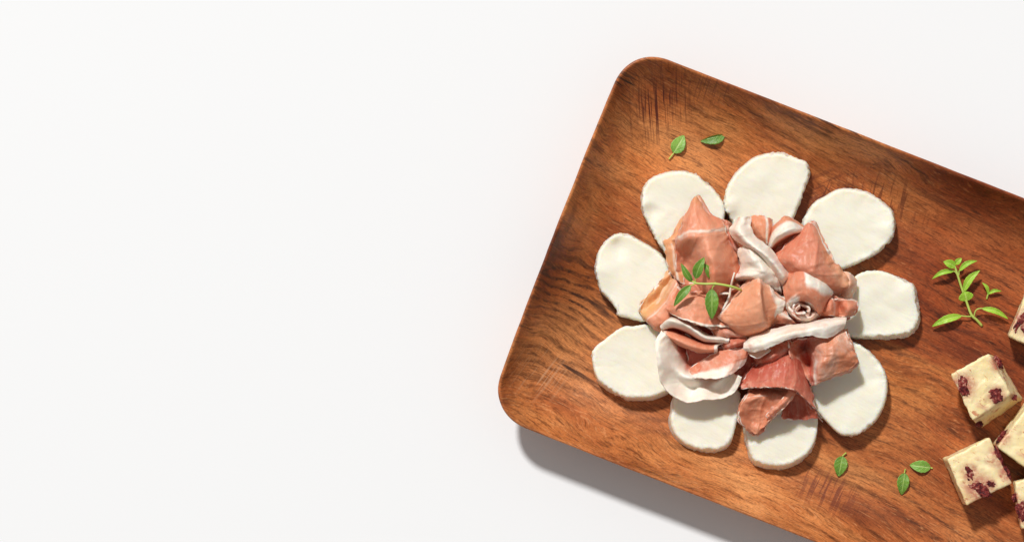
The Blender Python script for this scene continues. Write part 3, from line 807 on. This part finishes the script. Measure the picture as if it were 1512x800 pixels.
# long white ribbon
ham([[(374,480,74),(388,468,84),(432,452,86),(502,434,88),(567,425,88),(625,412,86),(690,406,76)],
     [(366,490,96),(388,482,108),(434,466,106),(503,446,108),(568,434,108),(627,421,106),(692,412,90)],
     [(364,504,102),(398,500,114),(442,484,116),(508,460,118),(571,448,118),(631,440,116),(690,424,96)],
     [(370,514,98),(406,516,108),(454,500,112),(512,474,114),(573,466,114),(633,472,108),(682,444,92)]],
    'long smooth white fat ribbon crossing the flower right of centre', seed=33, nu=110, nv=60, fat=lambda u, v: .92-.30*band(.55, .3)(v), tone=.2, ripple=.5)
ham([[(366,496,84),(384,484,84),(412,470,84)],[(368,508,76),(388,498,68),(420,484,70)],[(378,522,84),(402,520,80),(440,500,80)],[(384,528,96),(412,536,98),(450,512,92)]],
    'curled white mouth at the left end of the long fat ribbon', seed=35, nu=50, nv=50, fat=.95, tone=.1, ripple=.4)

ham([[(300,330,76),(330,318,84),(372,306,88)],[(292,352,70),(322,346,74),(360,336,80)],[(286,384,66),(306,382,68),(330,372,70)]],
    'salmon ham scrap between the upright fat strand and the central peak', seed=37, nu=40, nv=40, fat=.15, tone=.3)
ham([[(448,330,80),(470,350,86),(500,384,84)],[(440,380,76),(470,392,90),(512,412,84)],[(436,430,68),(480,428,76),(540,432,70)]],
    'pale pink ham fold tucked between the central peak and the rosette', seed=38, nu=50, nv=50, fat=lambda u, v: .75*band(.45, .3)(v), tone=.3)
ham([[(160,440,60),(240,500,66),(330,500,70)],[(178,500,58),(250,530,66),(330,520,74)],[(190,560,50),(240,560,52),(320,540,58)]],
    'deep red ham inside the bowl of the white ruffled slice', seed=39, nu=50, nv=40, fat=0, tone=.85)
# fat strands near the sprig
def tube(pts, r, n=8, steps=30, taper=(1, 1)):
    ps = curve([Vector(p) for p in pts], steps)
    verts, faces = [], []
    for i, p in enumerate(ps):
        t = (ps[min(i+1, steps-1)]-ps[max(i-1, 0)]).normalized()
        a = t.cross(Vector((0, 0, 1)))
        a = a.normalized() if a.length > 1e-4 else Vector((1, 0, 0))
        b = a.cross(t)
        f = i/(steps-1); rad = r*(taper[0]*(1-f)+taper[1]*f)
        for j in range(n):
            th = 2*math.pi*j/n
            verts.append(P(*(p+a*rad*math.cos(th)+b*rad*math.sin(th))))
    for i in range(steps-1):
        for j in range(n):
            q = i*n+j; w = i*n+(j+1) % n
            faces.append((q, w, w+n, q+n))
    faces.append(tuple(reversed(range(n)))); faces.append(tuple((steps-1)*n+j for j in range(n)))
    return verts, faces
def strand(pts, label, r):
    v, f = tube([mm(p) for p in pts], r, 8, 40, (.7, 1.2))
    n = len(v)
    o = mesh_obj('fat_strand', v, f, M_ham, None, {'uvp': [(p.x/S/100, p.y/S/100, 4) for p in v], 'fat': [.9]*n, 'tone': [.2]*n, 'warm': [0.0]*n})
    tag(o, label, 'fat strand', 'loose strands of ham fat')
strand([(334,264,106),(327,288,104),(322,312,96),(316,345,92),(300,378,90),(290,402,84)], 'upright pale strand of fat standing beside the herb stem', 1.8)
strand([(274,305,92),(272,322,92),(282,331,92),(305,331,92),(318,332,90)], 'small hooked pale strand of fat below the herb stem', 1.6)

# ------------------------------------------------------------------ fruited cheese cubes
M_cube, M_berry = mat_cube(), mat_berry()
def berry(parent, px, py, z, rx, ry, ang, seed):
    import bmesh
    bm = bmesh.new(); bmesh.ops.create_icosphere(bm, subdivisions=4, radius=1)
    vs = []
    ca, sa = math.cos(ang), math.sin(ang)
    for v in bm.verts:
        c = v.co.copy()
        k = 1+.60*fbm(c.x*1.7, c.y*1.7, c.z*1.7, seed, 4)
        c *= k
        x, y = c.x*rx, c.y*ry
        vs.append(P(px+x*ca-y*sa, py+x*sa+y*ca, z-.4+c.z*1.9+.9*fbm(c.x*4, c.y*4, 1, seed+2, 2)))
    fs = [tuple(v.index for v in f.verts) for f in bm.faces]; bm.free()
    fs = [tuple(reversed(f)) for f in fs]
    return mesh_obj('berry_piece', vs, fs, M_berry, parent)

def cube(top, bot, zt, label, seed, berries=(), zb=FLOOR, tilt=(0, 0, 0, 0)):
    cxy = [sum(p[i] for p in bot)/4 for i in (0, 1)]
    e = empty('cheese_cube', P(cxy[0], cxy[1], zb))
    tag(e, label, 'cheese cube', 'cubes of berry cheese piled at the right')
    N = 30; r = .06
    def tri(x, y, z):          # -1..1 each
        s, t, h = (x+1)/2, (y+1)/2, (z+1)/2
        def q(c, zz):
            z4 = [zz+(tilt[i] if zz != zb else 0) for i in range(4)]
            a = Vector((*c[0], z4[0]))*(1-s)+Vector((*c[1], z4[1]))*s
            b = Vector((*c[3], z4[3]))*(1-s)+Vector((*c[2], z4[2]))*s
            return a*(1-t)+b*t
        return q(bot, zb)*(1-h)+q(top, zt)*h
    vid, verts, faces, stain = {}, [], [], []
    cen = tri(0, 0, 0)
    def vert(i, j, k):
        key = (i, j, k)
        if key in vid: return vid[key]
        p = Vector((2*i/N-1, 2*j/N-1, 2*k/N-1))
        inn = Vector([max(-1+r, min(1-r, c)) for c in p]); d = p-inn
        if d.length > 1e-6: p = inn + d.normalized()*min(r, d.length)
        w = tri(*p); dirn = (w-cen).normalized()
        onedge = sum(1 for c in (i, j, k) if c in (0, N))
        cr_ = fbm(w.x/9, w.y/9, w.z/9, seed, 4)
        dent = max(0, fbm(w.x/20, w.y/20, w.z/20, seed+4, 2)-.15)
        w = w + dirn*(0.8*(sstep(.02, .10, fbm(w.x/15, w.y/15, w.z/15, seed+15, 3))-.5) + .8*cr_ + .45*fbm(w.x/3, w.y/3, w.z/3, seed+9, 2) - 2.5*dent - (1.7*abs(cr_) if onedge > 1 else 0))
        if k == 0: w.z = max(w.z, zb)
        s = 0.0
        for (bx, by, bz, rx, ry, a_) in berries:
            dd = math.hypot(w.x-bx, w.y-by)/(max(rx, ry)*1.9)
            s = max(s, (1-sstep(.3, 1.0, dd))*(1 if abs(w.z-zt) < 16 else .5))
        sf = sstep(.25, .75, fbm(w.x/15, w.y/15, w.z/15, seed+30, 3))*(1 if k < N-1 else .4)
        s = max(s, sf)
        vid[key] = len(verts); verts.append(P(*w)); stain.append(float(s))
        return vid[key]
    def quad(a, b, c, d): faces.append((vert(*a), vert(*b), vert(*c), vert(*d)))
    for i in range(N):
        for j in range(N):
            quad((i,j,N),(i,j+1,N),(i+1,j+1,N),(i+1,j,N)); quad((i,j,0),(i+1,j,0),(i+1,j+1,0),(i,j+1,0))
            quad((i,0,j),(i,0,j+1),(i+1,0,j+1),(i+1,0,j)); quad((i,N,j),(i+1,N,j),(i+1,N,j+1),(i,N,j+1))
            quad((0,i,j),(0,i+1,j),(0,i+1,j+1),(0,i,j+1)); quad((N,i,j),(N,i,j+1),(N,i+1,j+1),(N,i+1,j))
    b = mesh_obj('body', verts, faces, M_cube, e, {'stain': stain})
    import bmesh
    bm = bmesh.new(); bm.from_mesh(b.data); bmesh.ops.recalc_face_normals(bm, faces=bm.faces); bm.to_mesh(b.data); bm.free()
    for n, (bx, by, bz, rx, ry, a_) in enumerate(berries): berry(e, bx, by, bz, rx, ry, a_, seed*3+n)
    return e

cube([(1403,552),(1460,521),(1493,582),(1436,621)], [(1414,560),(1474,527),(1511,589),(1450,632)], 78,
     'cheese cube with two separate dark berries on its top face', 1,
     [(1422,570,78.5,6.5,15,-.22), (1471,583,78,10.5,9.5,.2), (1446,626,58,5,4,0), (1474,535,60,4.5,10,-.5), (1497,586,60,5,4,.5)])
cube([(1398,677),(1461,645),(1494,713),(1427,746)], [(1391,676),(1456,646),(1490,712),(1421,744)], 74,
     'lowest fully visible cheese cube with one big smeared berry streak', 2,
     [(1447,721,74,17,7.5,.62), (1432,697,74,10,5,1.0), (1463,714,74,6,4,.3), (1475,673,73,4,13,-.42), (1487,697,72,3.4,10,-.4)])
cube([(1472,660),(1519,597),(1585,645),(1538,708)], [(1465,655),(1513,593),(1578,640),(1532,703)], 76,
     'plain cheese cube between the two nearly whole cubes, cut by the photo edge', 3,
     [(1478,645,66,3,11,.6)])
cube([(1489,497),(1518,427),(1589,457),(1561,528)], [(1487,496),(1515,428),(1586,458),(1558,528)], 72,
     'topmost cheese cube at the right edge beside the small two-leaf herb', 4,
     [(1506,474,72,5,14,.45), (1515,486,72,8,5,.2)])
cube([(1498,711),(1564,694),(1582,764),(1508,781)], [(1495,710),(1560,694),(1578,762),(1506,779)], 70,
     'bottom-most cheese cube at the lower right corner with a berry on its corner', 5,
     [(1509,756,70,7,14,-.25), (1498,734,66,4,6,0)])

# ------------------------------------------------------------------ herb
M_leafd = mat_leaf('leaf_green', (.085,.20,.014), (.15,.29,.024), (.32,.45,.11))
M_leafl = mat_leaf('leaf_pale_green', (.15,.33,.040), (.23,.42,.06), (.48,.62,.22))
M_leafy = mat_leaf('leaf_bright_green', (.25,.48,.022), (.36,.60,.04), (.56,.73,.16))
M_stem = mat_stem()
def leaf_mesh(name, base, tip, wl, wr, mat, parent, bend=0.0, arch=3.0, cup=1.5, seed=1):
    """base/tip (px,py,z); wl/wr: half width left/right; bend: sideways bow; arch: lift of the middle"""
    b, t = Vector(base), Vector(tip)
    ax = t-b; L = math.hypot(ax.x, ax.y); d = Vector((ax.x, ax.y, 0)).normalized(); n = Vector((-d.y, d.x, 0))
    nu, nv = 15, 32
    top, lf = [], []
    for iv in range(nv):
        v = iv/(nv-1)
        c = b+ax*v + n*bend*math.sin(math.pi*v) + Vector((0, 0, arch*math.sin(math.pi*v)))
        wv = (math.sin(math.pi*min(1, v**.80))**.72)*(1-.12*v) if 0 < v < 1 else .0
        wv = max(wv, .03)
        for iu in range(nu):
            u = 2*iu/(nu-1)-1
            w = wl if u < 0 else wr
            p = c + n*(u*w*wv*(1+.03*math.sin(v*38+seed)))
            p.z += cup*(u*u)*wv*1.0 + .5*nz(p.x/5, p.y/5, 0, seed) - .35*math.cos((v*5-abs(u)*1.5)*2*math.pi)*abs(u)*.6
            top.append(p); lf.append((u, v, 0))
    T = len(top); th = .9
    verts = [P(p.x, p.y, p.z+th/2) for p in top]+[P(p.x, p.y, p.z-th/2) for p in top]
    faces = []
    for iv in range(nv-1):
        for iu in range(nu-1):
            a = iv*nu+iu
            faces.append((a, a+1, a+nu+1, a+nu)); faces.append((T+a, T+a+nu, T+a+nu+1, T+a+1))
    for iv in range(nv-1):
        a = iv*nu; faces.append((a, a+nu, T+a+nu, T+a)); a += nu-1; faces.append((a, T+a, T+a+nu, a+nu))
    for iu in range(nu-1):
        a = iu; faces.append((a, T+a, T+a+1, a+1)); a = (nv-1)*nu+iu; faces.append((a, a+1, T+a+1, T+a))
    o = mesh_obj(name, verts, faces, mat, parent, {'lf': lf*2})
    import bmesh
    bm = bmesh.new(); bm.from_mesh(o.data); bmesh.ops.recalc_face_normals(bm, faces=bm.faces); bm.to_mesh(o.data); bm.free()
    return o
def stem_mesh(name, pts, r, parent, taper=(1, .8)):
    v, f = tube(pts, r, 8, 24, taper); return mesh_obj(name, v, f, M_stem, parent)

LG = 'single herb leaves scattered on the board'
def loose(label, stalk, tip, wl, wr, mat, **k):
    e = empty('herb_leaf', P(stalk[-1][0], stalk[-1][1], FLOOR)); tag(e, label, 'herb leaf', LG)
    leaf_mesh('blade', stalk[-1], tip, wl, wr, mat, e, **k)
    stem_mesh('stalk', stalk, 1.25, e)
    return e
F = FLOOR+2
loose('pale underside-up herb leaf, left one of the two above the cheese flower', [(988,235,F+1),(991,231,F+2),(995,226,F+2)], (1010,200,F+1), 11, 11, M_leafl, seed=1)
loose('dark green folded herb leaf, right one of the two above the flower, stalk up', [(1079,190,F+6),(1075,195,F+5),(1070,199,F+4)], (1034,208.5,F+2), 12.5, 1.5, M_leafd, bend=1.5, cup=3, seed=2)
loose('herb leaf lying alone just right of the lowest cheese slice', [(1249.5,668,F+3),(1247,670,F+2),(1244,673,F+1)], (1238,703,F+1), 10.5, 10.5, M_leafd, seed=3, arch=2)
loose('upright herb leaf pointing down, lower of the pair beside the cheese cubes', [(1337,692,F+3),(1336,695,F+2),(1335.5,698,F+2)], (1331,730,F+1), 9.6, 9.6, M_leafd, seed=4)
loose('sideways herb leaf, upper of the pair beside the cheese cubes', [(1377,691,F+1),(1375.5,690.5,F+1),(1374,690,F+1)], (1343,686,F+2), 9.6, 9.6, M_leafl, seed=5)

# sprig on the ham
e = empty('herb_sprig', P(1050, 420, 105)); tag(e, 'herb sprig with five dark green leaves lying on the ham', 'herb sprig')
Z = 118
stem_mesh('stem', [(1094,428,108),(1080,423,121),(1058,419,Z+6),(1042,419,Z+4),(1028,418,Z+2),(1022,415,Z)], 1.7, e, (1.15, .8))
for b_, t_, wl, wr, st, bend in (
    ((1022,416,Z),(1006,389,Z+4), 5.5, 5.0, None, -1),
    ((1027,411,Z+3),(1040,380,Z+9), 8.5, 7.5, [(1027,418,Z+1),(1026.5,414,Z+2),(1027,410,Z+3)], -1.5),
    ((1050,411,Z),(1039,389,Z+1), 6, 6, [(1057,419,Z+4),(1054,414,Z+2),(1050,411,Z)], 2),
    ((1020,421,Z+1),(995,452,Z-4), 7, 6, [(1028,418,Z+1),(1024,420,Z+2),(1019,422,Z+1)], 2),
    ((1051,427,Z+2),(1051,471,Z-2), 10.6, 10.6, [(1056,420,Z+5),(1053,423,Z+4),(1051,428,Z+2)], 0)):
    l = leaf_mesh('leaf', b_, t_, wl, wr, M_leafd, e, bend=bend, arch=4, cup=2.2, seed=b_[0])
    if st: stem_mesh('stalk', st, 1.0, e)

# sprig on the wood
e = empty('herb_sprig', P(1427, 440, FLOOR)); tag(e, 'bright green leafy herb sprig standing alone on the wood near the cubes', 'herb sprig')
Z = F+4
stem_mesh('stem', [(1450,481,F),(1442,472,Z),(1434,464,Z+3),(1426,442,Z+4),(1419,422,Z+6),(1414,406,Z+8),(1409,391,Z+10)], 2.1, e, (1, .8))
for b_, t_, wl, wr, st, bend, arch in (
    ((1411,394,Z+10),(1393,386,Z+16), 5, 5, None, 1, 2),
    ((1410,390,Z+10),(1420,381,Z+14), 3.5, 3.5, None, 0, 2),
    ((1416,400,Z+9),(1443,385,Z+12), 3, 3.4, [(1415,409,Z+7),(1416,404,Z+8),(1416,400,Z+9)], -4, 4),
    ((1409,400,Z+8),(1376,412,Z+4), 3, 3, [(1413,405,Z+8),(1411,402,Z+8),(1408,400,Z+8)], 4, 6),
    ((1423,430,Z+5),(1447,399,Z+12), 4.5, 4.5, [(1422,434,Z+4),(1423,430,Z+5),(1424,427,Z+5)], -4, 3),
    ((1428,444,Z+4),(1424,430,Z+9), 9, 9, None, 0, 1),
    ((1420,466,Z+4),(1376,482,Z+3), 4.6, 4.6, [(1434,467,Z+2),(1427,467,Z+4),(1419,466,Z+4)], 3, 6),
    ((1450,455,Z+8),(1489,471,Z+4), 3.2, 3.6, [(1438,468,Z+2),(1440,460,Z+6),(1444,456,Z+8),(1451,455,Z+8)], -4, 4)):
    leaf_mesh('leaf', b_, t_, wl*1.3, wr*1.3, M_leafy, e, bend=bend, arch=arch, cup=1.6, seed=b_[0])
    if st: stem_mesh('stalk', st, 1.1, e)

e = empty('herb_sprig', P(1458, 438, FLOOR)); tag(e, 'tiny two-leaf herb tip beside the bright green sprig', 'herb sprig')
stem_mesh('stem', [(1457,441,F),(1458,437,F+2),(1459,434,F+3)], 1.5, e)
leaf_mesh('leaf', (1459,434,F+3), (1450,417,F+8), 2.8, 2.8, M_leafy, e, bend=3, arch=2, seed=3)
leaf_mesh('leaf', (1459,434,F+3), (1479,430,F+5), 2.8, 2.8, M_leafy, e, bend=-3, arch=3, seed=4)

# ------------------------------------------------------------------ light, world, camera
w = bpy.data.worlds.new('World'); scene.world = w; w.use_nodes = True
w.node_tree.nodes['Background'].inputs[0].default_value = (1, .982, .965, 1)
w.node_tree.nodes['Background'].inputs[1].default_value = .32
el = math.radians(50); az = Vector((-.40, .92, 0)).normalized()     # towards the lamp
dist = 14.0
ld = bpy.data.lights.new('studio_lamp', 'AREA'); ld.shape = 'DISK'; ld.size = 1.3; ld.energy = 2150; ld.color = (1, .998, .99)
lo = bpy.data.objects.new('studio_lamp', ld); C.objects.link(lo)
aim = P(1000, 400, 0)
lo.location = aim + (az*math.cos(el)+Vector((0, 0, 1))*math.sin(el))*dist
lo.rotation_euler = (aim-lo.location).to_track_quat('-Z', 'Y').to_euler()

cd = bpy.data.cameras.new('camera'); cam = bpy.data.objects.new('camera', cd); C.objects.link(cam)
cam.location = (0, 0, D*S); cd.sensor_width = 36; cd.lens = 36*D/1512; cd.clip_start = .05; cd.clip_end = 100
scene.camera = cam
scene.view_settings.view_transform = 'Standard'; scene.view_settings.look = 'None'
scene.view_settings.exposure = 0; scene.view_settings.gamma = 1
